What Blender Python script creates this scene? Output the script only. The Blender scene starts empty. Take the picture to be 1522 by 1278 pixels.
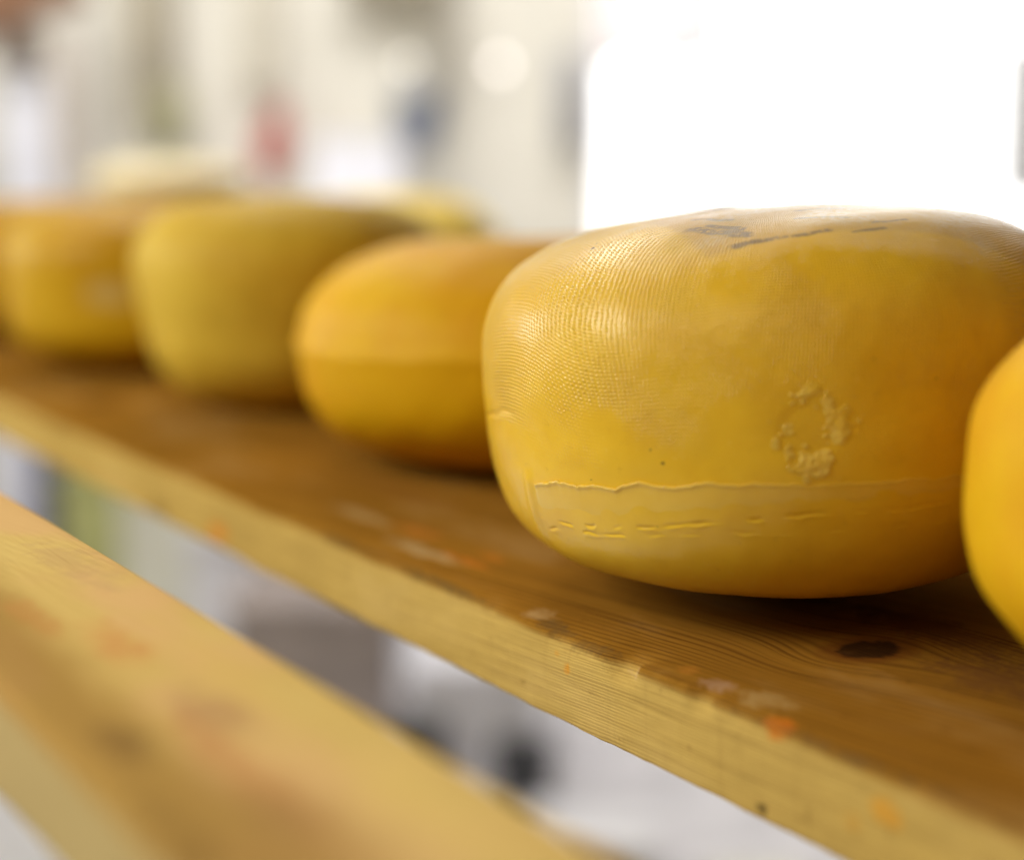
import bpy, bmesh, math, random
import numpy as np
from mathutils import Vector, Matrix

sc = bpy.context.scene
C = sc.collection
R = math.radians

# ------------------------------------------------------------------ camera
EYE = 0.1497                       # height of the lens above the shelf boards
TH, PI_ = R(32.622), R(9.16)       # turn away from the length of the boards, downward pitch
cd = bpy.data.cameras.new('camera'); cam = bpy.data.objects.new('camera', cd); C.objects.link(cam)
cam.location = (0, 0, EYE)
fh = Vector((-math.cos(TH), math.sin(TH), 0))
rt = Vector((math.sin(TH), math.cos(TH), 0))
fw = fh * math.cos(PI_) - Vector((0, 0, math.sin(PI_)))
up = rt.cross(fw)
cam.rotation_euler = Matrix((rt, up, -fw)).transposed().to_euler()
cd.sensor_fit = 'HORIZONTAL'; cd.sensor_width = 36; cd.lens = 36 * 2400 / 1522
cd.clip_start = .02; cd.clip_end = 60
cd.dof.use_dof = True; cd.dof.focus_distance = .515; cd.dof.aperture_fstop = 2.75; cd.dof.aperture_blades = 0
sc.camera = cam

# ------------------------------------------------------------------ world and lamps
w = bpy.data.worlds.new('World'); sc.world = w; w.use_nodes = True
bg = w.node_tree.nodes['Background']; bg.inputs[0].default_value = (1, .74, .42, 1); bg.inputs[1].default_value = .10

def area(name, loc, target, size, power, col):
    l = bpy.data.lights.new(name, 'AREA'); l.shape = 'RECTANGLE'; l.size, l.size_y = size; l.energy = power; l.color = col
    o = bpy.data.objects.new(name, l); C.objects.link(o); o.location = loc
    o.rotation_euler = (Vector(target) - Vector(loc)).to_track_quat('-Z', 'Y').to_euler()
    return o
area('side_window_light', (-1.0, -1.2, 1.05), (-.5, .35, .06), (1.0, .7), 31, (.98, .98, .86))
area('far_side_window_light', (-3.3, -1.3, .75), (-.7, .4, .08), (1.1, .9), 34, (.93, 1, .98))
area('added_wall_fill', tuple(fh * 2.7 + rt * -.35 + Vector((0, 0, 1.9))), tuple(fh * 4.2 + rt * -.3 + Vector((0, 0, .1))), (2.8, .6), 62, (.98, .98, 1.))  # added lamp out of view, brightens the back wall

area('added_front_fill', (.35, -.55, 1.35), (-.45, .38, .08), (1.1, .8), 5.5, (1, .84, .60))  # added warm fill for the upper right sides of the wheels
area('added_rear_fill', (-1.9, .75, 1.35), (-1.5, .9, .0), (.8, .4), 9, (1, .95, .85))  # added lamp overhead, lifts the rear cheeses and the wheel tops

vs = sc.view_settings
vs.view_transform = 'Standard'; vs.look = 'None'; vs.exposure = 0; vs.gamma = 1
sc.cycles.use_denoising = True
sc.cycles.max_bounces = 8

# ------------------------------------------------------------------ helpers
class X:
    """a node socket that can be used in arithmetic"""
    def __init__(s, nt, k): s.nt, s.k = nt, k
    def m(s, op, *o, clamp=False):
        n = s.nt.nodes.new('ShaderNodeMath'); n.operation = op; n.use_clamp = clamp
        for i, v in enumerate((s,) + o):
            if isinstance(v, X): s.nt.links.new(v.k, n.inputs[i])
            else: n.inputs[i].default_value = v
        return X(s.nt, n.outputs[0])
    def __add__(s, o): return s.m('ADD', o)
    __radd__ = __add__
    def __sub__(s, o): return s.m('SUBTRACT', o)
    def __rsub__(s, o): return s.m('MULTIPLY', -1.).m('ADD', o)
    def __mul__(s, o): return s.m('MULTIPLY', o)
    __rmul__ = __mul__
    def __truediv__(s, o): return s.m('DIVIDE', o)
    def __pow__(s, o): return s.m('POWER', o)
    def step(s, a, b):
        n = s.nt.nodes.new('ShaderNodeMapRange'); n.interpolation_type = 'SMOOTHSTEP'
        s.nt.links.new(s.k, n.inputs[0]); n.inputs[1].default_value = a; n.inputs[2].default_value = b
        if a > b:
            n.inputs[1].default_value = b; n.inputs[2].default_value = a; n.inputs[3].default_value = 1; n.inputs[4].default_value = 0
        return X(s.nt, n.outputs[0])
    def sin(s): return s.m('SINE')
    def clamp(s): return s.m('ADD', 0., clamp=True)

class Mat:
    def __init__(s, name, **kw):
        s.m = bpy.data.materials.new(name); s.m.use_nodes = True; s.nt = s.m.node_tree
        s.b = s.nt.nodes['Principled BSDF']
        for k, v in kw.items(): s.set(k, v)
    def set(s, k, v):
        k = {'col': 'Base Color', 'rough': 'Roughness', 'coat': 'Coat Weight', 'coat_rough': 'Coat Roughness', 'spec': 'Specular IOR Level',
             'sss': 'Subsurface Weight', 'sss_scale': 'Subsurface Scale', 'sss_radius': 'Subsurface Radius', 'metal': 'Metallic', 'emit': 'Emission Strength',
             'emit_col': 'Emission Color', 'sheen': 'Sheen Weight'}.get(k, k)
        i = s.b.inputs[k]
        if isinstance(v, X): s.nt.links.new(v.k, i)
        elif isinstance(v, tuple) and len(v) == 3 and i.type == 'RGBA': i.default_value = (*v, 1)
        else: i.default_value = v
    def coord(s, which='Object'):
        n = s.nt.nodes.new('ShaderNodeTexCoord'); return X(s.nt, n.outputs[which])
    def xyz(s, v):
        n = s.nt.nodes.new('ShaderNodeSeparateXYZ'); s.nt.links.new(v.k, n.inputs[0]); return [X(s.nt, o) for o in n.outputs]
    def vec(s, *a):
        n = s.nt.nodes.new('ShaderNodeCombineXYZ')
        for i, v in enumerate(a):
            if isinstance(v, X): s.nt.links.new(v.k, n.inputs[i])
            else: n.inputs[i].default_value = v
        return X(s.nt, n.outputs[0])
    def noise(s, v, scale, detail=3, rough=.55):
        n = s.nt.nodes.new('ShaderNodeTexNoise'); s.nt.links.new(v.k, n.inputs['Vector'])
        n.inputs['Scale'].default_value = scale; n.inputs['Detail'].default_value = detail; n.inputs['Roughness'].default_value = rough
        return X(s.nt, n.outputs[0])
    def attr(s, name):
        n = s.nt.nodes.new('ShaderNodeAttribute'); n.attribute_name = name; return X(s.nt, n.outputs['Fac']), X(s.nt, n.outputs['Vector'])
    def mix(s, f, a, b, mode='MIX'):
        n = s.nt.nodes.new('ShaderNodeMix'); n.data_type = 'RGBA'; n.blend_type = mode
        for i, v in ((0, f), (6, a), (7, b)):
            if isinstance(v, X): s.nt.links.new(v.k, n.inputs[i])
            elif isinstance(v, tuple): n.inputs[i].default_value = (*v, 1)
            else: n.inputs[i].default_value = v
        return X(s.nt, n.outputs[2])
    def bump(s, h, dist, strength=1.):
        n = s.nt.nodes.new('ShaderNodeBump'); n.inputs['Strength'].default_value = strength; n.inputs['Distance'].default_value = dist
        s.nt.links.new(h.k, n.inputs['Height']); s.nt.links.new(n.outputs[0], s.b.inputs['Normal'])
        s.nt.links.new(n.outputs[0], s.b.inputs['Coat Normal'])

def plain(name, col, rough=.6, vary=.12, **kw):
    m = Mat(name, rough=rough, **kw)
    n = m.noise(m.coord(), 9., 4)
    m.set('col', m.mix(n.step(.3, .7), tuple(c * (1 - vary) for c in col), tuple(min(1, c * (1 + vary)) for c in col)))
    return m.m

def put(o, label=None, cat=None, group=None, kind=None):
    for k, v in (('label', label), ('category', cat), ('group', group), ('kind', kind)):
        if v: o[k] = v
    return o

def link_mesh(name, me, mat, parent=None, loc=(0, 0, 0)):
    o = bpy.data.objects.new(name, me); C.objects.link(o); o.location = loc
    if mat: me.materials.append(mat)
    if parent: o.parent = parent
    return o

def grid_mesh(name, V, wrap=False, caps=False):
    """V: rows x cols x 3. wrap closes the columns round."""
    n, m = V.shape[:2]
    i = np.arange(n - 1)[:, None]; j = np.arange(m if wrap else m - 1)[None]
    j2 = (j + 1) % m
    F = np.stack([i * m + j, i * m + j2, (i + 1) * m + j2, (i + 1) * m + j], -1).reshape(-1, 4)
    extra = []
    if caps: extra = [np.arange(m)[::-1], (n - 1) * m + np.arange(m)]
    me = bpy.data.meshes.new(name)
    me.vertices.add(n * m); me.vertices.foreach_set('co', V.astype(np.float32).ravel())
    nl = F.size + sum(len(e) for e in extra)
    me.loops.add(nl); me.loops.foreach_set('vertex_index', np.concatenate([F.ravel()] + extra).astype(np.int32))
    st = np.concatenate([np.arange(len(F)) * 4] + ([np.array([F.size, F.size + m])] if caps else []))
    me.polygons.add(len(st)); me.polygons.foreach_set('loop_start', st.astype(np.int32))
    me.update(calc_edges=True); me.validate()
    me.polygons.foreach_set('use_smooth', np.ones(len(me.polygons), bool))
    return me

def fattr(me, name, a):
    me.attributes.new(name, 'FLOAT', 'POINT').data.foreach_set('value', a.astype(np.float32).ravel())

def wob(P, wl, seed, n=14):
    """smooth 3-D noise, about -1..1: a sum of random waves of about the wavelength wl"""
    g = np.random.default_rng(seed); s = np.zeros(P.shape[:-1])
    for _ in range(n):
        k = g.normal(size=3); k *= 2 * np.pi / wl / np.linalg.norm(k) * g.uniform(.6, 1.5)
        s += np.sin(P @ k + g.uniform(0, 6.28))
    return s / math.sqrt(n) / 1.0

def sstep(a, lo, hi):
    t = np.clip((a - lo) / (hi - lo), 0, 1); return t * t * (3 - 2 * t)

# ------------------------------------------------------------------ cheese
ANG = np.radians([-60, -35, -15, 10, 35, 60, 78])
def profile(D, H, k, n=400):
    a = np.linspace(-np.pi / 2, np.pi / 2, n); ca, sa = np.cos(a), np.sin(a)
    rho = (np.abs(ca) ** 2.6 + np.abs(sa) ** 2.6) ** (-1 / 2.6)
    m = 1 + np.interp(a, np.concatenate([[-np.pi / 2], ANG, [np.pi / 2]]), np.concatenate([[0], k, [k[-1]]]))
    q = n // 10; ker = np.exp(-np.linspace(-2, 2, 2 * q + 1) ** 2); ker /= ker.sum()
    m = np.convolve(np.pad(m, q, mode='edge'), ker, 'valid')
    r = np.maximum(rho * ca * m * D / 2, 0); z = np.maximum(H / 2 + rho * sa * m * H / 2, 0)
    r0 = r.max() * .50; top = (a > .5) & (r < r0); z0 = z[top][0]   # the middle of the top is a shallow even dome
    z[top] = z0 + .085 * (r0 ** 2 - r[top] ** 2) / (2 * r0)
    arc = np.concatenate([[0], np.cumsum(np.hypot(np.diff(r), np.diff(z)))])
    return r, z, arc

def scuff(m, p, col, h):
    x, y, z = m.xyz(p)
    d = ((x - .092) / .02) ** 2. + ((y + .0645) / .02) ** 2. + ((z - .062) / .010) ** 2. + (m.noise(p, 90., 3) - .5) * 2.
    return m.mix(d.step(1.4, .1) * .5, col, (.62, .50, .25)), h

def rind(name, a, b, rough=.38, coat=.25, blot=14., lump=.0006, extra=None, sss=.10, coat_rough=.26, spec=.18):
    m = Mat(name, rough=rough, spec=spec, coat=coat, coat_rough=coat_rough, sss=sss, sss_scale=.006)
    m.set('sss_radius', (1., .5, .12))
    p = m.coord()
    n1 = m.noise(p, blot, 4); n2 = m.noise(p, blot * 5, 4)
    f = (n1 * .75 + n2 * .25).step(.36, .64)
    col = m.mix(f, a, b)
    fine = m.noise(p, 900., 3); mid = m.noise(p, 160., 3)
    m.set('rough', (mid * .22 + (rough - .11)).clamp())
    h = fine * .18 + mid * .6
    if extra: col, h = extra(m, p, col, h)
    m.set('col', col); m.bump(h, lump, 1.)
    return m.m

GROUP = 'yellow cheese wheels resting in a row on the board'
def wheel(x, y, z0, D, H, k, mat, label, seed, group=GROUP, ridge=None, cols=220, rows=120, tilt=(0, 0)):
    r, z, arc = profile(D, H, np.array(k))
    s = np.linspace(0, arc[-1], rows); rr = np.interp(s, arc, r); zz = np.interp(s, arc, z)
    ph = np.linspace(0, 2 * np.pi, cols, endpoint=False)
    P = np.stack([np.outer(rr, np.cos(ph)), np.outer(rr, np.sin(ph)), np.repeat(zz[:, None], cols, 1)], -1)
    body = sstep(P[..., 2], .0, .02)
    d = (wob(P, .09, seed) * .0009 + wob(P, .03, seed + 1) * .00025) * body
    if ridge:
        zc = ridge + .004 * np.sin(ph * 1.5 + seed)[None] + .0008 * wob(P, .02, seed + 5)
        d += .0019 * np.exp(-((P[..., 2] - zc) / .0018) ** 2) * sstep(wob(P, .08, seed + 9), -1.2, .3)
        d += .0007 * sstep(zc - P[..., 2], 0, .002) * sstep(P[..., 2], ridge - .03, ridge)
    nr = np.gradient(rr); nz = np.gradient(zz); L = np.hypot(nr, nz) + 1e-9
    P[..., 0] += d * (nz / L)[:, None] * np.cos(ph); P[..., 1] += d * (nz / L)[:, None] * np.sin(ph); P[..., 2] += d * (-nr / L)[:, None]
    P[..., 2] = np.maximum(P[..., 2], 0)
    o = link_mesh('cheese_wheel', grid_mesh('cheese_wheel', P, wrap=True, caps=True), mat, loc=(x, y, z0))
    o.rotation_euler = (*tilt, 0)
    return put(o, label, 'cheese', group)

M_orange = rind('orange_yellow_rind', (.63, .305, .002), (.69, .39, .003), .55, .0)
M_gold = rind('golden_rind', (.49, .25, .003), (.58, .34, .007), .5, .04)
M_gold_scuffed = rind('golden_rind_with_scuff', (.49, .25, .003), (.58, .34, .007), .5, .04, extra=scuff)
M_pale = rind('pale_straw_rind', (.54, .33, .022), (.62, .41, .040), .6, .0)
M_cream = rind('cream_rind', (.92, .66, .11), (.95, .74, .17), .5, .05)
M_buff = rind('buff_rind', (.80, .68, .42), (.84, .73, .48), .6, .0)

# ---- the wheel in focus
MX, MY, MD, MH, MS = -.429, .3853, .1959, .1395, .0402
MK = [-.0814, .0334, .0412, .0555, .109, .0198, -.1102]
def swell(P):
    """the wheel is a little thicker on one side than on the other"""
    P[..., 2] *= 1 + MS * (P[..., 0] * rt.x + P[..., 1] * rt.y) / (MD / 2); return P
SEAM = [(260, 49.8), (269.1, 51), (276.6, 53.3), (281.8, 53.3), (286.6, 54.6), (290.2, 53.8), (295, 56.8), (301.4, 56.8), (308.4, 58.5), (316.2, 59.1), (324, 58.5), (335.2, 58.5), (350.2, 58.5), (385, 58.5)]
GRV1 = [(260, 39.5), (269.7, 38.7), (277.6, 38.2), (287.4, 40.5), (292.8, 42.2), (303.4, 44.6), (312.8, 47.3), (324.2, 49), (352.4, 51), (385, 51)]
GRV2 = [(260, 33), (268, 34), (277, 36.2), (282.8, 37), (302, 41), (311.6, 42.8), (335, 44), (352, 45), (385, 45)]

def main_extra(m, p, col, h):
    wv, _ = m.attr('weave'); ink, _ = m.attr('ink'); spk, _ = m.attr('speck'); blm_sheen, _ = m.attr('bloom_sheen'); lab, _ = m.attr('stamp_patch')
    _, cl = m.attr('cloth')
    u, v, _z = m.xyz(cl)
    k = 2 * math.pi / 1.2
    u = u + (m.noise(p, 300., 2) - .5) * .9; v = v + (m.noise(p, 340., 2) - .5) * .9
    a = ((u * k).sin() + 1.) * .5; b = ((v * k).sin() + 1.) * .5
    cell = m.noise(p, 420., 1)
    dots = (a * b) ** 1.15 * (.1 + cell * 1.8)
    gaps = (1. - a * b)
    col = m.mix(wv * gaps * .10, col, (.50, .26, .03))
    soft = m.noise(p, 48., 6, .7)
    col = m.mix(soft.step(.45, .75) * .28, col, (.60, .30, .015))
    pore = m.noise(p, 260., 5, .7)
    col = m.mix(pore.step(.60, .72) * .3, col, (.52, .27, .02))
    col = m.mix(pore.step(.40, .28) * .25, col, (.84, .60, .12))
    col = m.mix(lab * .5, col, (.50, .27, .03))
    fib = m.noise(p, 520., 3)
    col = m.mix((ink * (gaps * .6 + .45) * fib.step(.32, .5)).clamp() * .75, col, (.055, .028, .016))
    col = m.mix((blm_sheen * fib.step(.3, .62)).clamp() * .5, col, (.70, .62, .46))
    col = m.mix(spk.clamp(), col, (.07, .04, .012))
    return col, h * .3 + wv * dots * (m.noise(p, 60., 3).step(.28, .6) * .3 + .75)

M_main = rind('pale_golden_rind_with_cloth_weave', (.72, .415, .012), (.79, .49, .026), (.40), .48, 11., .00036, main_extra, coat_rough=.19, spec=.22)

def seg_dist(P, a, b):
    a, b = np.array(a), np.array(b); d = b - a
    t = np.clip(((P - a) @ d) / (d @ d), 0, 1)
    return np.linalg.norm(P - (a + t[..., None] * d), axis=-1)
def pol(deg, r): return (r * math.cos(R(deg)), r * math.sin(R(deg)))

def surf_point(phi, z):
    """radius of the wheel in focus at height z (metres), side only"""
    r, zz, arc = profile(MD, MH, np.array(MK)); i = r.argmax()
    sel = slice(np.searchsorted(zz, .004), np.searchsorted(zz, .125))
    return np.interp(z, zz[sel], r[sel])

def main_wheel():
    r, z, arc = profile(MD, MH, np.array(MK), 1600)
    s = np.concatenate([np.linspace(0, .080, 50, endpoint=False), np.linspace(.080, .235, 400, endpoint=False), np.linspace(.235, arc[-1], 60)])
    rr, zz = np.interp(s, arc, r), np.interp(s, arc, z)
    deg = np.concatenate([np.linspace(225, 410, 840, endpoint=False), np.linspace(410, 585, 130, endpoint=False)])
    ph = np.radians(deg)
    P = np.stack([np.outer(rr, np.cos(ph)), np.outer(rr, np.sin(ph)), np.repeat(zz[:, None], len(ph), 1)], -1)
    dg = np.where(deg > 450, deg - 360, deg)[None] + 0 * zz[:, None]
    dg = np.where(dg < 200, dg + 0, dg)
    Z = P[..., 2] * 1000
    body = sstep(P[..., 2], .0, .02)
    d = (wob(P, .10, 3) * .0008 + wob(P, .035, 4) * .00022 + wob(P, .012, 8) * .00005) * body
    side = (dg > 255) & (dg < 400)
    fade = sstep(dg, 266, 271) * (1 - .75 * sstep(dg, 300, 350)) * (1 - sstep(dg, 385, 395))
    for G, dep, ww in ((GRV1, .0005, .42), (GRV2, .00042, .38)):
        gz = np.interp(dg, [a for a, _ in G], [b for _, b in G]) + .25 * wob(P, .02, 21) + .3 * wob(P, .006, 22)
        br = sstep(wob(P * np.array([1, 1, .4]), .011, 33 + int(dep * 1e5)), -.3, .9)
        d -= dep * np.exp(-((Z - gz) / ww) ** 2) * fade * br
        d += dep * .45 * np.exp(-((Z - gz + 1.0) / .6) ** 2) * fade * br
    # a fold running down at the left end of the seam
    fz = np.exp(-((dg - 265.5 - (Z - 40) * .12) / 1.6) ** 2) * sstep(Z, 24, 32) * (1 - sstep(Z, 50, 56))
    d += .0007 * fz
    fz2 = np.exp(-((Z - 67.5 - (dg - 240) * .25 - .8 * wob(P, .02, 6)) / 1.0) ** 2) * sstep(dg, 232, 240) * (1 - sstep(dg, 258, 266))
    d -= .0005 * fz2
    # shallow crater under the scab
    du = (dg - 324) * R(1) * 103; dv = Z - 74.7
    rad = np.hypot(du, dv)
    d -= .0004 * (1 - sstep(rad, 6, 11))
    nr, nz = np.gradient(rr, s), np.gradient(zz, s); L = np.hypot(nr, nz) + 1e-9
    Q = P.copy()
    Q[..., 0] += d * (nz / L)[:, None] * np.cos(ph); Q[..., 1] += d * (nz / L)[:, None] * np.sin(ph); Q[..., 2] += d * (-nr / L)[:, None]
    Q[..., 2] = np.maximum(Q[..., 2], 0)
    swell(Q)
    me = grid_mesh('cheese_wheel', Q, wrap=True, caps=True)
    # where the cloth weave shows, ink, specks, white bloom with window sheen painted in
    weave = sstep(Z + 7 * wob(P, .03, 12), 62, 84) * (.72 + .28 * np.clip(wob(P, .035, 13), -1, 1))
    weave *= 1 - .12 * np.exp(-((dg - 332) / 22) ** 2 - ((Z - 90) / 22) ** 2)
    fattr(me, 'weave', np.clip(weave, 0, 1))
    top = sstep(Z, 112, 118)
    XY = P[..., :2] * 1000
    wv = .9 * np.stack([wob(P, .01, 50), wob(P, .01, 51)], -1); A = XY + wv
    ink = 0
    for a, b, t in (((308.4, 77), (319.4, 72.9), 1.2), ((321.8, 72.9), (331, 71.3), 1.1), ((293, 63), (310, 68.5), 2.4), ((296, 58), (307, 63), 1.8),
                    ((324, 54), (338, 62), 1.2), ((343, 68.5), (352.4, 68.5), .9), ((285, 48), (300, 50), 1.6), ((326, 40), (350, 44), 1.3), ((336, 74), (344, 73), .6)):
        ink = np.maximum(ink, 1 - sstep(seg_dist(A, pol(*a), pol(*b)), t * .6, t * 1.4))
    fattr(me, 'ink', np.clip(ink, 0, 1) * top)
    rad_ = np.linalg.norm(XY, axis=-1)
    fattr(me, 'bloom_sheen', top * sstep(wob(P, .022, 60) * .6 + (62 - rad_) / 26 + (P[..., 0] * 1000 - 20) / 90, -.1, 1.2))
    lab = np.minimum.reduce([sstep((XY @ np.array(n)) * -1 + c, -2, 2) for n, c in _lab_edges()]) 
    fattr(me, 'stamp_patch', lab * top)
    spk = 0
    for dd, zz_, t in ((299.6, 63.7, .75), (297.4, 67.7, .45), (269.7, 127.7, .9), (268, 129, .4), (345, 88, .5), (312, 60, .25), (285, 56, .3), (334, 95, .35), (279, 60, .25), (298, 43, .3), (308, 47, .25)):
        spk = np.maximum(spk, 1 - sstep(np.hypot((dg - dd) * R(1) * np.maximum(rad_, 20), (Z - zz_) * (1.4 if zz_ < 110 else 2.5)), t * .5, t * 1.1))
    fattr(me, 'speck', spk)
    # cloth coordinates in millimetres, pulled out of true
    U = np.radians(dg) * 101 + 1.8 * wob(P, .07, 71) + np.exp(-((dg - 262) / 22) ** 2) * (Z - 70) * .55
    Vv = np.repeat(s[:, None] * 1000, len(ph), 1) + 1.6 * wob(P, .07, 72) + 3 * np.exp(-((dg - 275) / 18) ** 2) * (dg - 275) * .25
    vec = np.stack([U, Vv, 0 * U], -1)
    me.attributes.new('cloth', 'FLOAT_VECTOR', 'POINT').data.foreach_set('vector', vec.astype(np.float32).ravel())
    o = link_mesh('cheese_wheel', me, M_main, loc=(MX, MY, 0))
    put(o, 'large pale golden cheese wheel with cloth weave, dark ink marks and a torn rind strip', 'cheese', GROUP)
    return o

def _lab_edges():
    a, b, c = np.array(pol(259.5, 54)), np.array(pol(303.2, 83)), np.array(pol(333, 73))
    out = []
    for p, q in ((a, b), (b, c)):
        t = q - p; n = np.array([t[1], -t[0]]) / np.linalg.norm(t)
        if n @ p < 0: n = -n
        out.append((n, n @ p))
    return out

main = main_wheel()

# raised strip of coating with a ragged upper edge, glued round the lower side
def strip_mesh(name, up_pts, lo_pts, d0, d1, thick, seed, rag=.55):
    deg = np.linspace(d0, d1, 620)
    g = np.random.default_rng(seed)
    jag = sum(np.interp(deg, np.arange(d0 - 3, d1 + 3, st), g.normal(size=len(np.arange(d0 - 3, d1 + 3, st)))) * am for st, am in ((3.1, .55), (1.1, .28), (.5, .14))) * rag
    zu = np.interp(deg, *zip(*up_pts)) + jag
    zl = np.interp(deg, *zip(*lo_pts)) + .2 * jag
    fall = sstep(deg, d0, d0 + 1.2) * (1 - .8 * sstep(deg, 295, 335)) * (1 - sstep(deg, d1 - 25, d1))
    t = np.array([0, .0, .06, .2, .4, .6, .75, .86, .91, .96, 1., 1.])
    lift = np.array([-.6, -.5, -.3, -.08, .1, .25, .4, .6, .9, 1.9, 1.7, -.6])
    rows = []
    for tt, ll in zip(t, lift):
        zz = zl + (zu - zl) * tt
        rad = surf_point(None, zz / 1000) + np.where(ll > -.55, np.where(ll > 0, thick * ll * fall + .00004, ll * .0006), -.0006)
        base = np.stack([rad * np.cos(np.radians(deg)), rad * np.sin(np.radians(deg)), zz / 1000], -1)
        if ll > -.55:
            n = wob(base, .10, 3) * .0008 + wob(base, .035, 4) * .00022
            base[:, 0] += n * np.cos(np.radians(deg)); base[:, 1] += n * np.sin(np.radians(deg))
        rows.append(swell(base))
    return grid_mesh(name, np.stack(rows))
M_strip = rind('pale_torn_coating', (.72, .44, .035), (.79, .51, .065), .36, .5, 18., .0003, coat_rough=.15, spec=.22)
put(link_mesh('coating_strip', strip_mesh('coating_strip', SEAM, [(a, b + 1.6) for a, b in GRV1], 268.5, 384, .0005, 5, .7), M_strip, main), 'paler torn strip with a ragged glossy upper edge')

# crust of torn flakes on the side
def crust():
    n = 300; q = np.linspace(-.019, .019, n)
    yy, xx = np.meshgrid(q, q, indexing='ij')
    p3 = np.stack([xx, yy, 0 * xx], -1)
    wx = xx + .0018 * wob(p3, .009, 1); wy = yy + .0018 * wob(p3, .009, 2)
    rad = np.hypot(wx, wy / 1.12); an = np.arctan2(wy, wx)
    ring = np.exp(-((rad - .0092) / .0030) ** 2) * (.74 + .26 * np.cos(an + .75)) * (.8 + .3 * wob(p3, .012, 17)) + .55 * np.exp(-((wx - .0045) / .003) ** 2 - ((wy - .0105) / .0045) ** 2) + .3 * np.exp(-(rad / .006) ** 2)
    ring = np.maximum(ring, .8 * np.exp(-((wx + .0006) / .0022) ** 2 - ((wy + .0135) / .003) ** 2))
    nz = wob(p3 * np.array([1, .6, 1]), .0052, 5) * .6 + wob(p3, .0028, 6) * .42 + wob(p3, .0011, 7) * .10
    k = ring * 1.25 + nz * .42 - .66
    h = sstep(k, -.05, .03) * .00020 + np.clip(k, 0, 1) * .00022 + .00008 * wob(p3, .0012, 9) * (k > 0) - .00022
    h += .00008 * np.exp(-((k - .06) / .06) ** 2)                 # curled rims of the flakes
    h = np.where(k < -.06, -.0009, h + .0002)
    ph = R(324) + xx / .103; zz = .0747 + yy
    rr = surf_point(None, zz)
    P = np.stack([rr * np.cos(ph), rr * np.sin(ph), zz], -1)
    du = (np.degrees(ph) - 324) * R(1) * 103; dv = zz * 1000 - 74.7; rd = np.hypot(du, dv)
    base = wob(P, .10, 3) * .0008 + wob(P, .035, 4) * .00022 - .0004 * (1 - sstep(rd, 6, 11)) + h
    P[..., 0] += base * np.cos(ph); P[..., 1] += base * np.sin(ph)
    return grid_mesh('torn_crust', swell(P))
M_crust = rind('glossy_crust', (.70, .43, .035), (.80, .56, .11), .32, .4, 120., .0003)
put(link_mesh('torn_crust', crust(), M_crust, main), 'patch of rough flaked coating on the side')

# ---- the other wheels
K2 = [.0026, .001, -.0065, .0127, -.0172, -.0007, .0092]
K3 = [.0398, -.0156, -.0642, -.0052, .0742, .0724, -.0756]
K4 = [.0321, .0294, -.0507, -.0454, .044, .0128, -.0376]
K0 = [-.0172, -.0846, -.0084, -.0023, .0464, .0772, 0]
wheel(-.2212, .4015, 0, .2, .1207, K0, M_orange, 'bright orange yellow cheese wheel touching the large woven one, cut off by the picture edge', 11)
wheel(-.7031, .4522, 0, .225, .1167, K2, M_orange, 'low orange yellow cheese wheel with a glossy ridge, directly behind the large woven wheel', 23, ridge=.066)
wheel(-.9575, .4419, 0, .1962, .1325, K3, M_pale, 'tall dull straw coloured cheese wheel tapering downwards, between two shinier golden wheels', 37)
wheel(-1.2119, .4402, 0, .2248, .1263, K4, M_gold_scuffed, 'golden cheese wheel with a pale scuff on its side, next beyond the dull straw one', 41)
wheel(-1.463, .44, 0, .22, .125, K2, M_gold, 'golden cheese wheel at the far end of the row, only a sliver of it visible', 53)
BG = 'pale cheeses on the rear board'
wheel(-1.385, .75, 0, .22, .128, K2, M_cream, 'pale cream cheese wheel on the rear board showing above the dull straw one', 61, group=BG)
wheel(-1.93, .745, 0, .22, .11, K2, M_cream, 'low cream cheese wheel with a smaller cheese stacked on it', 67, group=BG)
wheel(-1.94, .735, .1085, .19, .052, K2, M_buff, 'small cream cheese stacked on top of a wider one', 71, group=BG, cols=120, rows=60)

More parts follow.
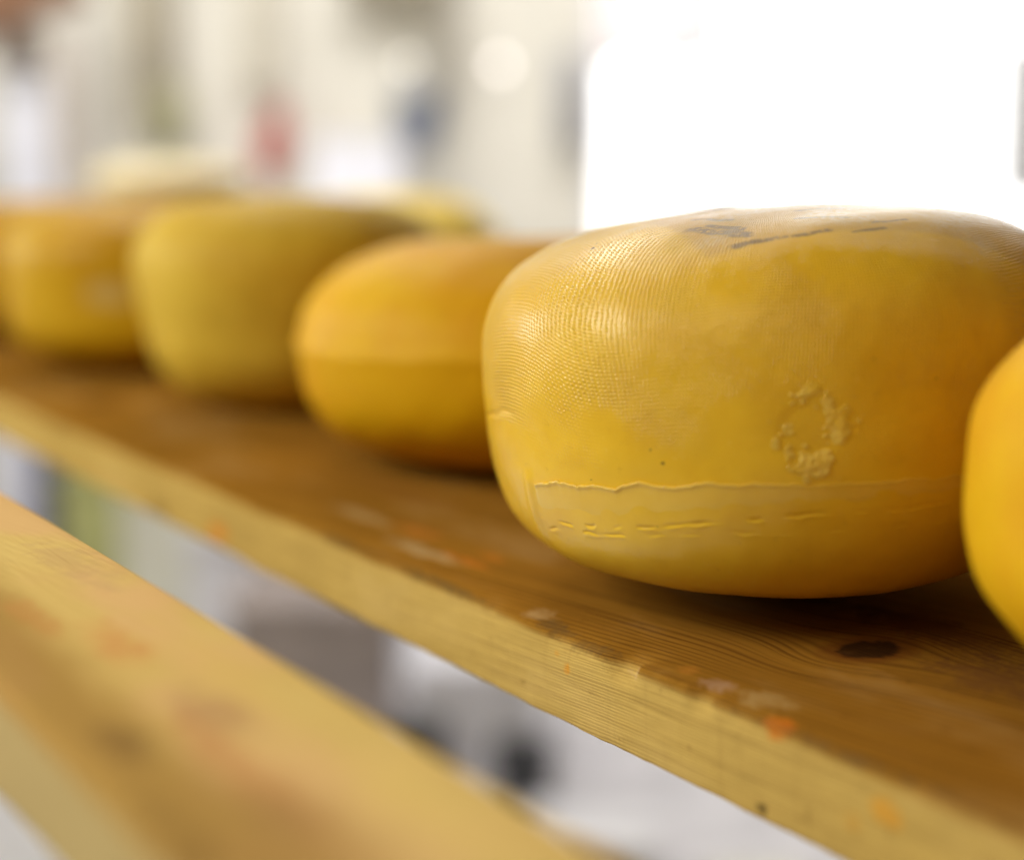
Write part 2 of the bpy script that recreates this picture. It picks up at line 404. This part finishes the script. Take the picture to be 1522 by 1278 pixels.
# ------------------------------------------------------------------ boards
def wood(name, o, top, edge, dark, ring=.0036, slant=.16, knots=(), stains_and_shade=(), ring_amt=.55, front_ring=1.1, worn=None, blot=.45, stain_scale=110.):
    """o: world place of the board's origin, so that marks can be listed in world coordinates"""
    m = Mat(name, rough=.75, coat=.0, spec=.0)
    x, y, z = m.xyz(m.coord()); x = x + o[0]; y = y + o[1]; z = z + o[2]
    low = m.noise(m.vec(x * 2.2, y * 9., z * 9.), 1., 2)
    mid = m.noise(m.vec(x * 9., y * 60., z * 60.), 1., 2)
    g = y - x * slant + z * (ring / front_ring * 1000) + (low - .5) * .032 + (mid - .5) * .005
    kmask = krim = None; st0 = m.noise(m.vec(x, y, z), 170., 4)
    for kx, ky, ra, rb, hard in knots:
        dx, dy = x - kx, y - ky
        r2 = (dx / (ra * 2.6)) ** 2. + (dy / (rb * 2.2)) ** 2.
        e = (r2 * -1.).m('EXPONENT')
        g = g - (dy - dx * slant) * e * .82
        rr = ((dx / ra) ** 2. + (dy / rb) ** 2. + (mid - .5) * .5)
        rr = rr + (st0 - .5) * 1.3; k = rr.step(1.2, .55) * hard; q = rr.step(3.2, .8) * hard
        kmask = k if kmask is None else kmask.m('MAXIMUM', k); krim = q if krim is None else krim.m('MAXIMUM', q)
    g = g + (m.noise(m.vec(g * 170., x * .6, 0.), 1., 2) - .5) * (ring * 1.5)
    s = ((g * (2 * math.pi / ring)).sin() + 1.) * .5
    streak = m.noise(m.vec(x * 5., y * 130., z * 130.), 1., 3)
    band = m.noise(m.vec(x * .8, g * 110., 0.), 1., 1)
    late = (s ** 2.4) * (streak * 1.5 + .1) * (band.step(.25, .7) * .9 + .25)
    fib = m.noise(m.vec(x * 14., y * 900., z * 900.), 1., 3)
    blotch = m.noise(m.vec(x * 7., y * 16., z * 16.), 1., 5, .6)
    speck = m.noise(m.vec(x, y, z), 140., 4, .65)
    istop = z.step(-.0045, -.0012)
    base = m.mix(istop, edge, top)
    c = m.mix((late * (.35 + low) * ring_amt * (istop * .45 + .55)).clamp(), base, dark)
    saw = m.noise(m.vec(x * 260., 0., z * 22. + x * 30.), 1., 3)
    c = m.mix(saw.step(.52, .75) * (1. - istop) * .3, c, m.mix(.4, edge, dark))
    c = m.mix(fib.step(.5, .8) * .35, c, dark)
    c = m.mix(blotch.step(.42, .72) * blot, c, m.mix(.55, base, dark))
    c = m.mix(blotch.step(.5, .3) * .28, c, m.mix(.5, base, (.72, .52, .26)))
    c = m.mix(speck.step(.62, .72) * .45, c, m.mix(.75, base, dark))
    if krim is not None:
        c = m.mix(krim * .75, c, (.15, .045, .010))
        crack = m.noise(m.vec(x * 120., y * 90., 3.), 1., 3)
        c = m.mix((kmask * (.7 + fib * .5)).clamp(), c, m.mix(crack.step(.52, .72) * .6, (.020, .011, .006), (.075, .035, .014)))
    if worn: c = worn(m, x, y, z, blotch, c, dark)
    st1 = m.noise(m.vec(x, y, z), stain_scale, 3); st2 = m.noise(m.vec(x, y, z), stain_scale * 4, 4)
    for sx, sy, sz, a, b, cc, col, amt in stains_and_shade:
        d = ((x - sx) / a) ** 2. + ((y - sy) / b) ** 2. + ((z - sz) / cc) ** 2. + (st1 - .5) * 3.0 + (st2 - .5) * 1.5
        c = m.mix(d.step(1.15, -.1) * amt, c, col)
    m.set('col', c)
    m.set('rough', (late * -.1 + speck * .25 + .55).clamp())
    m.bump(s * -.35 * (istop * -.4 + 1.) + fib * .45 + speck * .35, .0004, .8)
    return m.m

def board(name, x0, x1, y0, y1, th, mat_fn, seed, label, nx=700, fine=None, chips=()):
    """a plank along x with softly broken edges; its top lies at z = 0"""
    rad = .0018
    pts = []
    def arcp(cx, cz, a0, a1, n=6):
        for i in range(n): a = R(a0 + (a1 - a0) * i / (n - 1)); pts.append((cx + rad * math.cos(a), cz + rad * math.sin(a)))
    for t in np.linspace(0, 1, 26)[1:-1]: pts.append((y1 - rad + (y0 - y1 + 2 * rad) * t ** .7, 0.))
    pts_top = list(pts); pts = []
    arcp(y1 - rad, -rad, 0, 90); pts += pts_top; arcp(y0 + rad, -rad, 90, 180)
    for t in np.linspace(0, 1, 16)[1:-1]: pts.append((y0, -rad + (-th + 2 * rad) * t))
    arcp(y0 + rad, -th + rad, 180, 270); arcp(y1 - rad, -th + rad, 270, 360)
    sec = np.array(pts)
    xs = np.linspace(x0, x1, nx) if fine is None else np.unique(np.concatenate([np.linspace(x0, x1, nx // 3), np.linspace(*fine, nx)]))
    P = np.empty((len(xs), len(sec), 3)); P[..., 0] = xs[:, None]; P[..., 1] = sec[None, :, 0]; P[..., 2] = sec[None, :, 1]
    front = sstep(P[..., 1], y0 + .004, y0); edge_top = np.exp(-((P[..., 1] - y0) / .004) ** 2 - ((P[..., 2]) / .005) ** 2)
    edge_bot = np.exp(-((P[..., 1] - y0) / .004) ** 2 - ((P[..., 2] + th) / .005) ** 2)
    Q0 = P.copy()
    P[..., 1] += front * (wob(Q0 * np.array([1, 0, 1]), .12, seed) * .0007 + wob(Q0 * np.array([1, 0, 1.]), .012, seed + 1) * .00014)
    ww = wob(Q0 * np.array([1, 0, 0.]), .03, seed + 2) * .5 + wob(Q0 * np.array([1, 0, 0.]), .009, seed + 3) * .3
    P[..., 1] += edge_top * (.0005 + .0006 * ww); P[..., 2] -= edge_top * (.0004 + .0006 * ww)
    P[..., 1] += edge_bot * (.0003 + .0005 * ww[:, ::-1])
    for cx, wdt, dy, dz in chips:
        k = np.exp(-np.abs((Q0[..., 0] - cx) / wdt) ** 3) * edge_top
        P[..., 1] += k * dy; P[..., 2] -= k * dz
    org = np.array([(x0 + x1) / 2, (y0 + y1) / 2, -th])
    me = grid_mesh(name, (P - org)[:, ::-1], wrap=True, caps=True)
    o = link_mesh(name, me, mat_fn(tuple(org)), loc=tuple(org))
    return put(o, label, 'plank', 'wooden boards of the cheese shelf')

OR = (.62, .20, .02)
def front_stains_and_shade():
    y = .2886
    S = [(-.711, y, -.021, .012, .02, .0055, OR, .85), (-.4175, y, -.0107, .0022, .02, .0024, (.66, .28, .03), .9), (-.423, y, -.007, .0018, .02, .0016, (.6, .3, .05), .6),
         (-.2876, y, -.0172, .004, .02, .0035, (.62, .3, .04), .8), (-.2752, y, -.0105, .0065, .02, .004, (.62, .3, .04), .8), (-.792, y, -.024, .016, .02, .005, (.10, .055, .015), .7),
         (-.3226, y, -.0266, .0028, .02, .0022, (.06, .035, .015), .8), (-.3181, .2911, -.001, .007, .004, .004, (.6, .17, .015), .95), (-.369, .299, 0, .005, .004, .004, (.5, .2, .03), .5),
         (-.525, .314, 0, .022, .0035, .004, (.55, .17, .02), .65), (-.523, .325, 0, .012, .004, .004, (.55, .17, .02), .5), (-.578, .323, 0, .022, .007, .004, (.5, .17, .03), .5), (-.62, .318, 0, .03, .006, .004, (.48, .34, .16), .5),
         (-.545, .308, 0, .03, .006, .004, (.50, .37, .19), .55), (-.335, .300, 0, .012, .007, .004, (.45, .3, .12), .6), (-.353, .2975, 0, .008, .005, .004, (.42, .26, .17), .6),
         (-.43, .292, 0, .012, .0045, .006, (.12, .08, .035), .5), (-.405, .2905, 0, .016, .004, .005, (.11, .07, .03), .45), (-.50, .290, 0, .04, .003, .004, (.12, .08, .03), .6), (-.58, .290, 0, .03, .003, .004, (.12, .08, .03), .5),
         (-.445, .296, 0, .008, .006, .004, (.5, .34, .16), .5), (-.30, .2905, -.001, .05, .002, .003, (.14, .08, .03), .5), (-.25, .2905, -.001, .05, .002, .003, (.14, .08, .03), .5),
         (-.385, .289, -.003, .006, .004, .003, (.62, .42, .25), .6), (-.31, .3737, 0, .03, .02, .004, (.14, .055, .02), .6), (-.36, .395, 0, .05, .014, .004, (.13, .05, .018), .5), (-.66, .36, 0, .06, .015, .004, (.24, .10, .02), .4)]  # last three entries: reddish shade of the wheels, painted onto the board
    return S
board('shelf_plank', -3.2, .30, .2886, .572, .030, lambda o: wood('stained_pine_front_board', o, (.315, .148, .019), (.58, .385, .108), (.10, .036, .006), knots=((-.3542, .361, .0088, .0125, .86), (-1.02, .335, .012, .014, .6), (-.62, .52, .012, .014, .8)),
      ring_amt=.95, stains_and_shade=front_stains_and_shade()), 5, 'knotty brown board with a pale sawn edge carrying the row of cheese wheels', 800, (-.95, -.2), chips=((-.388, .006, .0035, .0022), (-.351, .005, .0025, .0018), (-.415, .012, .0012, .001), (-.47, .02, .0009, .0004), (-.33, .01, .0012, .001), (-.62, .03, .001, .0005)))

def worn2(m, x, y, z, blotch, c, dark):
    c = m.mix(m.noise(m.vec(x * 9., y * 22., 1.), 1., 3).step(.42, .62) * .7, c, (.72, .44, .21))
    # dirt rubbed into the front half of the top
    f = (y + (blotch - .5) * .045).step(.131, .112)
    c = m.mix(f * .75, c, (.34, .185, .045))
    return m.mix(z.step(-.002, -.006) * .7, c, (.50, .39, .19))
P2S = [(-.33, .132, 0, .024, .009, .004, (.40, .20, .11), 0.50), (-.39, .130, 0, .025, .008, .004, (.60, .2, .07), 0.43), (-.319, .107, 0, .016, .006, .004, (.10, .05, .03), 0.50), (-.29, .122, 0, .04, .006, .004, (.52, .22, .08), 0.43), (-.268, .120, 0, .016, .006, .004, (.28, .16, 0.06), 0.37),
       (-.268, .098, 0, .024, .007, .004, (.13, .06, .02), 0.50), (-.43, .12, 0, .028, .006, .004, (.55, .22, .07), 0.37), (-.356, .143, 0, .05, .008, .004, (.72, .46, .16), 0.31), (-.264, .143, 0, .04, .010, .004, (.78, .54, .18), 0.37), (-.48, .148, 0, .04, .010, .004, (.5, .3, .16), 0.37)]
near = board('shelf_plank', -2.4, .25, .0940, .1602, .029, lambda o: wood('pale_pine_near_board', o, (.70, .50, .175), (.55, .42, .20), (.46, .24, .06), stains_and_shade=P2S, worn=worn2, ring_amt=.15, stain_scale=45.), 15,
      'narrow blurred pale board nearest the camera with brown worn patches', 300)
near.location.z += .03                                           # lies one board's thickness higher
board('shelf_plank', -3.4, .1, .625, .93, .030, lambda o: wood('brown_rear_board', o, (.33, .2, .07), (.46, .29, .1), (.12, .06, .02)), 25, 'rear board carrying the pale cheeses behind the front row', 200)

# ------------------------------------------------------------------ the room behind
ROT = math.atan2(math.cos(TH), math.sin(TH))
def room(a, d, z): v = fh * d + rt * a; return Vector((v.x, v.y, z))

class B:
    """collects boxes, prisms and tubes in the room's axes (x along the wall, y away from the camera)"""
    def __init__(s): s.bm = bmesh.new()
    def box(s, x0, x1, y0, y1, z0, z1, bev=.0):
        r = bmesh.ops.create_cube(s.bm, size=1); vs_ = r['verts']
        for v in vs_: v.co = Vector(((x0 + x1) / 2 + v.co.x * (x1 - x0), (y0 + y1) / 2 + v.co.y * (y1 - y0), (z0 + z1) / 2 + v.co.z * (z1 - z0)))
        if bev: bmesh.ops.bevel(s.bm, geom=list({e for v in vs_ for e in v.link_edges}), offset=bev, segments=2, affect='EDGES')
        return s
    def lathe(s, prof, n=24, c=(0, 0)):
        rings = [[s.bm.verts.new((c[0] + r * math.cos(2 * math.pi * i / n), c[1] + r * math.sin(2 * math.pi * i / n), z)) for i in range(n)] for r, z in prof]
        for a, b in zip(rings, rings[1:]):
            for i in range(n): s.bm.faces.new((a[i], a[(i + 1) % n], b[(i + 1) % n], b[i]))
        s.bm.faces.new(rings[0][::-1]); s.bm.faces.new(rings[-1]); return s
    def tube(s, pts, r, n=10):
        pts = [Vector(p) for p in pts]; rings = []
        for i, p in enumerate(pts):
            t = (pts[min(i + 1, len(pts) - 1)] - pts[max(i - 1, 0)]).normalized(); a = t.orthogonal().normalized(); b = t.cross(a)
            rings.append([s.bm.verts.new(p + a * r * math.cos(2 * math.pi * k / n) + b * r * math.sin(2 * math.pi * k / n)) for k in range(n)])
        for a, b in zip(rings, rings[1:]):
            for i in range(n): s.bm.faces.new((a[i], a[(i + 1) % n], b[(i + 1) % n], b[i]))
        s.bm.faces.new(rings[0][::-1]); s.bm.faces.new(rings[-1]); return s
    def cloth(s, w_, h_, seed, amp=.02, th=.006, nx=24, nz=14, taper=0.):
        g = random.Random(seed); f = [(g.uniform(2, 6), g.uniform(0, 6), g.uniform(.3, 1)) for _ in range(4)]
        def pt(i, j, off):
            u, v = i / (nx - 1) - .5, j / (nz - 1)
            y = sum(math.sin(u * k * 3 + q + v * .8) * a for k, q, a in f) * amp * (.3 + .7 * v) * .5
            return (u * w_ * (1 - taper * v), y + off, -v * h_ - .02 * h_ * math.sin(u * 9))
        A = [[s.bm.verts.new(pt(i, j, 0)) for i in range(nx)] for j in range(nz)]; D = [[s.bm.verts.new(pt(i, j, th)) for i in range(nx)] for j in range(nz)]
        for j in range(nz - 1):
            for i in range(nx - 1):
                s.bm.faces.new((A[j][i], A[j][i + 1], A[j + 1][i + 1], A[j + 1][i])); s.bm.faces.new((D[j][i], D[j + 1][i], D[j + 1][i + 1], D[j][i + 1]))
        rim = [(0, i) for i in range(nx)] + [(j, nx - 1) for j in range(1, nz)] + [(nz - 1, i) for i in range(nx - 2, -1, -1)] + [(j, 0) for j in range(nz - 2, 0, -1)]
        for (a, b), (c, d) in zip(rim, rim[1:] + rim[:1]): s.bm.faces.new((A[a][b], D[a][b], D[c][d], A[c][d]))
        return s
    def make(s, name, mat, loc=None, parent=None, smooth=False, tilt=0.):
        bmesh.ops.recalc_face_normals(s.bm, faces=s.bm.faces)
        me = bpy.data.meshes.new(name); s.bm.to_mesh(me); s.bm.free()
        if smooth: me.polygons.foreach_set('use_smooth', np.ones(len(me.polygons), bool))
        o = link_mesh(name, me, mat, parent)
        if loc is not None: o.location = loc
        if parent is None: o.rotation_euler = (0, tilt, ROT)
        return o

WD = 4.2                                                         # distance of the wall
FZ = -.95                                                        # the floor
m_wall = plain('cream_plaster', (.72, .68, .58), .7, .06)
m_floor = plain('grey_floor', (.74, .72, .74), .5, .2)
m_white = plain('white_paint', (.80, .79, .80), .45, .04)
m_beam = plain('brown_beam', (.30, .15, .08), .6, .2)
m_dark = plain('dark_brown', (.10, .055, .03), .6, .2)
m_grey = plain('grey_metal', (.42, .40, .36), .45, .1)
m_tan = plain('tan_cloth', (.46, .41, .31), .8, .15)
m_olive = plain('olive_cloth', (.38, .36, .2), .8, .2)
m_red = plain('dark_red', (.48, .09, .07), .55, .2)  # base lightened, haze from the window glare put into the colour
m_blue = plain('slate_blue', (.22, .25, .33), .5, .2)  # also lightened in the colour to imitate the glare haze
m_mauve = plain('mauve_grey', (.44, .37, .34), .6, .15)
m_black = plain('near_black', (.05, .05, .055), .6, .2)
m_lilac = plain('lilac_white', (.86, .85, .90), .5, .05)
m_ygreen = plain('yellow_green', (.50, .50, .2), .5, .12)
m_cream = plain('cream_card', (.76, .74, .62), .6, .06)

put(B().box(-9, 9, -4, 7, -.05, 0).make('floor', m_floor, room(0, 0, FZ)), kind='structure')
A0, A1, Z0, Z1 = .20, 1.75, -.18, 1.35                            # the window opening
wl = put(B().box(-4.5, A0, 0, .2, FZ, 2.2).box(A1, 4.5, 0, .2, FZ, 2.2).box(A0, A1, 0, .2, FZ, Z0).box(A0, A1, 0, .2, Z1, 2.2).make('wall', m_wall, room(0, WD, 0)), kind='structure')

win = bpy.data.objects.new('window', None); C.objects.link(win); win.location = room(0, WD, Z0); win.rotation_euler = (0, 0, ROT)
put(win, 'large overexposed bright window in the cream wall', 'window')
fz = Z1 - Z0
B().box(A0, A0 + .035, .03, .10, 0, fz, .004).box(A1 - .035, A1, .03, .10, 0, fz, .004).box(A0 + .036, A1 - .036, .03, .10, 0, .04, .004).box(A0 + .036, A1 - .036, .03, .10, fz - .04, fz, .004).make('frame', m_white, parent=win)
B().box(.515, .545, .035, .09, .042, fz - .042, .003).make('mullion', m_white, parent=win)
B().box(.485, .583, .004, .028, .25, .55, .004).make('mullion_strip', plain('strip_grey', (.5, .48, .5), .6, .05), parent=win)  # grey strip added wide so a faint mullion shows against the glare
gm = bpy.data.materials.new('window_glass'); gm.use_nodes = True; nt = gm.node_tree; nt.nodes.clear()
to, mx, tr, gl, fr = [nt.nodes.new(k) for k in ('ShaderNodeOutputMaterial', 'ShaderNodeMixShader', 'ShaderNodeBsdfTransparent', 'ShaderNodeBsdfGlossy', 'ShaderNodeFresnel')]
gl.inputs['Roughness'].default_value = .05; nt.links.new(fr.outputs[0], mx.inputs[0]); nt.links.new(tr.outputs[0], mx.inputs[1]); nt.links.new(gl.outputs[0], mx.inputs[2]); nt.links.new(mx.outputs[0], to.inputs[0])
B().box(A0 + .036, .514, .06, .064, .041, fz - .041).make('pane', gm, parent=win)
B().box(.546, A1 - .036, .06, .064, .041, fz - .041).make('pane', gm, parent=win)
B().box(A0 - .03, A1 + .03, -.06, -.002, -.03, 0, .004).make('sill', m_white, parent=win)
sky = Mat('bright_daylight_sky', emit=2.7, emit_col=(.97, .985, 1.), col=(.8, .8, .8)).m
put(B().box(-3.5, 5, 0, .05, FZ, 4).make('sky', sky, room(0, WD + 2.0, 0)), kind='structure')

def th(o, label, cat, group=None): return put(o, label, cat, group)
cm = plain('pinkish_curtain', (.9, .86, .86), .8, .03); nt = cm.node_tree
tl, ad = nt.nodes.new('ShaderNodeBsdfTranslucent'), nt.nodes.new('ShaderNodeMixShader'); tl.inputs[0].default_value = (.97, .91, .91, 1); ad.inputs[0].default_value = .66
nt.links.new(nt.nodes['Principled BSDF'].outputs[0], ad.inputs[1]); nt.links.new(tl.outputs[0], ad.inputs[2]); nt.links.new(ad.outputs[0], nt.nodes['Material Output'].inputs[0])
cg = cm.copy(); cg.name = 'grey_curtain'
for n in cg.node_tree.nodes:
    if n.type == 'BSDF_TRANSLUCENT': n.inputs[0].default_value = (.50, .50, .48, 1)
th(B().cloth(.13, .40, 31, .02).make('curtain', cg, room(1.305, WD - .03, .47), smooth=True), 'short grey cloth at the right side of the bright window', 'curtain')
th(B().cloth(.30, .95, 3, .03).make('curtain', cm, room(.385, WD - .03, Z1 + .02), smooth=True), 'short pinkish white curtain across the upper corner of the window', 'curtain')
th(B().box(-1.2, 1.8, -.3, .3, -.03, 0, .004).box(-1.16, 1.76, -.25, .26, -.30, -.031).make('counter', m_white, room(.2, WD - .34, -.05)), 'white counter standing below the window against the wall', 'counter')
th(B().box(-.47, .49, -.05, .05, -.06, .06, .005).make('wooden_beam', m_beam, room(-1.25, 3.0, .358), tilt=R(-18)), 'reddish brown wooden beam crossing the upper corner of the wall', 'beam')
th(B().box(-.045, .045, -.04, .04, 0, .08, .008).make('bracket', m_dark, room(-1.165, 3.93, .395)), 'small dark brown block on top of the white post', 'bracket')
th(B().box(-.055, .055, -.04, .04, 0, FZ * -1 + .39, .006).make('post', m_lilac, room(-1.18, 4.0, FZ)), 'white upright post at the far end of the room', 'post')
th(B().box(-.03, .03, -.02, .02, 0, FZ * -1 + .5, .006).make('post', plain('cream_post', (.70, .63, .54), .6, .05), room(-1.10, 4.09, FZ)), 'narrow cream post beside the white one', 'post')
th(B().tube([(0, 0, 0), (0, 0, .8), (0, 0, 1.45)], .024).make('pipe', m_grey, room(-1.075, 4.12, FZ), smooth=True), 'grey vertical pipe on the wall next to the posts', 'pipe')
th(B().cloth(.125, .42, 5, .03).make('hanging_cloth', m_tan, room(-.905, WD - .05, .68), smooth=True), 'long grey tan cloth hanging on the wall', 'cloth')
th(B().cloth(.10, .16, 8, .03).make('hanging_cloth', m_olive, room(-.865, WD - .07, .36), smooth=True), 'short olive cloth hanging lower on the wall below the tan one', 'cloth')
th(B().cloth(.085, .40, 15, .02).make('hanging_cloth', plain('beige_strip', (.60, .55, .44), .8, .06), room(-.63, WD - .05, .74), smooth=True), 'beige strip hanging high above the small red bag', 'cloth')  # stands for a vertical tan band on the wall
th(B().lathe([(.012, .0), (.034, .01), (.042, .06), (.036, .12), (.02, .165), (.012, .185)], 20).make('bag', m_red, room(-.62, WD - .09, .135), smooth=True, tilt=R(14)), 'small dark red bag hanging on the cream wall', 'bag')
th(B().box(-.10, .10, -.07, .07, 0, .25, .004).box(-.104, .104, -.074, .074, .252, .27, .003).make('box', m_lilac, room(-.36, 3.86, -.05)), 'white lidded box standing on the counter', 'box')
bk = th(B().lathe([(.035, .0), (.04, .005), (.066, .14), (.07, .145)], 24).make('bucket', m_blue, room(-.235, WD - .12, .185), smooth=True), 'dark slate blue bucket hanging on the wall', 'bucket')
B().tube([(.066 * math.cos(t), 0, .145 + .07 * math.sin(t)) for t in np.linspace(0, math.pi, 12)], .004, 6).make('handle', m_grey, parent=bk)
th(B().tube([(0, 0, 0), (0, 0, .3), (0, 0, .7)], .03).make('pipe', plain('tan_pipe', (.48, .44, .36), .5, .08), room(-.17, 4.14, .33), smooth=True), 'tan pipe running up the wall above the blue bucket', 'pipe')
th(B().box(-.13, .13, -.08, .08, 0, .03, .003).make('wall_shelf', plain('tan_shelf', (.45, .38, .25), .6, .1), room(-.29, WD - .085, .60)), 'narrow tan shelf high on the wall', 'shelf')
th(B().tube([(0, 0, 0), (0, 0, .1), (0, 0, .24)], .035).make('pipe', plain('shade_strip_grey', (.36, .35, .35), .5, .1), room(.145, 4.14, .20), smooth=True), 'short grey strip standing in for shade beside the bright window', 'pipe')  # grey tube added in place of the shade edging the window frame
def lamp(a, z, e, col, label):
    l = bpy.data.objects.new('wall_lamp', None); C.objects.link(l); l.location = room(a, WD - .001, z); l.rotation_euler = (0, 0, ROT)
    put(l, label, 'lamp')
    B().lathe([(.004, -.014), (.010, -.010), (.014, 0), (.010, .010), (.004, .014)], 16, c=(0, -.07)).make('bulb', Mat('lit_bulb', emit=e, emit_col=col, col=(.9, .9, .9)).m, parent=l, smooth=True)
    B().box(-.015, .015, -.012, 0, -.03, .03, .003).tube([(0, -.012, 0), (0, -.035, .004), (0, -.055, 0)], .004, 8).make('bracket', m_white, parent=l)
lamp(-.03, .408, 2.3, (1, .88, .8), 'lit pinkish bulb on the wall left of the bright window')
lamp(-.26, .408, 1.5, (1, .9, .68), 'dimmer yellowish bulb on the wall above the blue bucket')

# things on the floor, seen through the gap between the boards
def crate(a, d, z0, wd, dp, ht, mat, label, cat='crate', fill=None, solid=False, yaw=0.):
    b = B(); t = .012
    if solid: b.box(-wd / 2, wd / 2, -dp / 2, dp / 2, 0, ht - .03, .004).box(-wd / 2 - .006, wd / 2 + .006, -dp / 2 - .006, dp / 2 + .006, ht - .028, ht, .004)
    else:
        b.box(-wd / 2, wd / 2, -dp / 2, dp / 2, 0, t); b.box(-wd / 2, wd / 2, -dp / 2, -dp / 2 + t, t, ht); b.box(-wd / 2, wd / 2, dp / 2 - t, dp / 2, t, ht)
        b.box(-wd / 2, -wd / 2 + t, -dp / 2 + t, dp / 2 - t, t, ht); b.box(wd / 2 - t, wd / 2, -dp / 2 + t, dp / 2 - t, t, ht)
        b.box(-wd / 2 - .012, wd / 2 + .012, -dp / 2 - .012, -dp / 2 - .001, ht - .03, ht).box(-wd / 2 - .012, wd / 2 + .012, dp / 2 + .001, dp / 2 + .012, ht - .03, ht)
    o = b.make(cat.split()[-1], mat, room(a, d, z0)); o.rotation_euler.z += yaw
    return put(o, label, cat)
crate(-1.12, 3.75, FZ, .16, .2, .62, m_lilac, 'tall lilac white box at the far end beneath the boards', 'box', solid=True)
crate(-1.03, 3.55, FZ, .03, .2, .56, plain('indigo_board', (.16, .16, .30), .6, .1), 'thin indigo panel leaning beside the lilac box', 'panel', solid=True)
crate(-.90, 3.5, FZ, .15, .2, .46, m_ygreen, 'yellow green box on the floor', 'box', solid=True)
crate(-.735, 3.4, FZ, .17, .2, .46, m_cream, 'cream box standing between the yellow green and lilac ones', 'box', solid=True)
crate(-.60, 3.3, FZ, .12, .2, .38, m_lilac, 'low lilac white box next to the cream one', 'box', solid=True)
crate(-.38, 3.05, FZ, .30, .25, .30, m_mauve, 'mauve grey crate on the floor in the middle of the gap', 'crate', solid=True)
crate(-.43, 2.75, FZ, .30, .1, .12, m_black, 'low black tray in front of the mauve crate', 'tray', solid=True)
crate(-.17, 2.78, FZ, .09, .1, .12, m_black, 'small black box at the corner of the white sheet', 'box', solid=True)
crate(-.07, 2.95, FZ, .22, .3, .22, m_lilac, 'bright lilac white crate near the middle of the gap', 'crate', solid=True)
crate(-.02, 2.55, FZ, .07, .07, .07, m_black, 'small black pot on the grey floor', 'pot', solid=True)
crate(.14, 2.45, FZ, .16, .12, .05, m_white, 'flat white tray on the floor under the near board', 'tray', solid=True)
crate(.11, 2.35, FZ, .08, .07, .06, m_mauve, 'small mauve box beside the flat white tray', 'box', solid=True)
crate(.09, 2.15, FZ, .13, .12, .06, m_white, 'white carton on the floor closest to the camera', 'carton', solid=True)
crate(.02, 2.75, FZ, .10, .08, .09, m_black, 'black bucket lid on the floor right of the lilac crate', 'lid', solid=True)
crate(.19, 2.22, FZ, .07, .06, .05, m_black, 'small black carton between the pale cartons', 'carton', solid=True)
crate(.25, 2.1, FZ, .07, .06, .05, m_mauve, 'mauve carton between two pale cartons', 'carton', solid=True)
crate(.36, 2.2, FZ, .12, .12, .08, m_cream, 'cream carton at the right end of the gap', 'carton', solid=True)
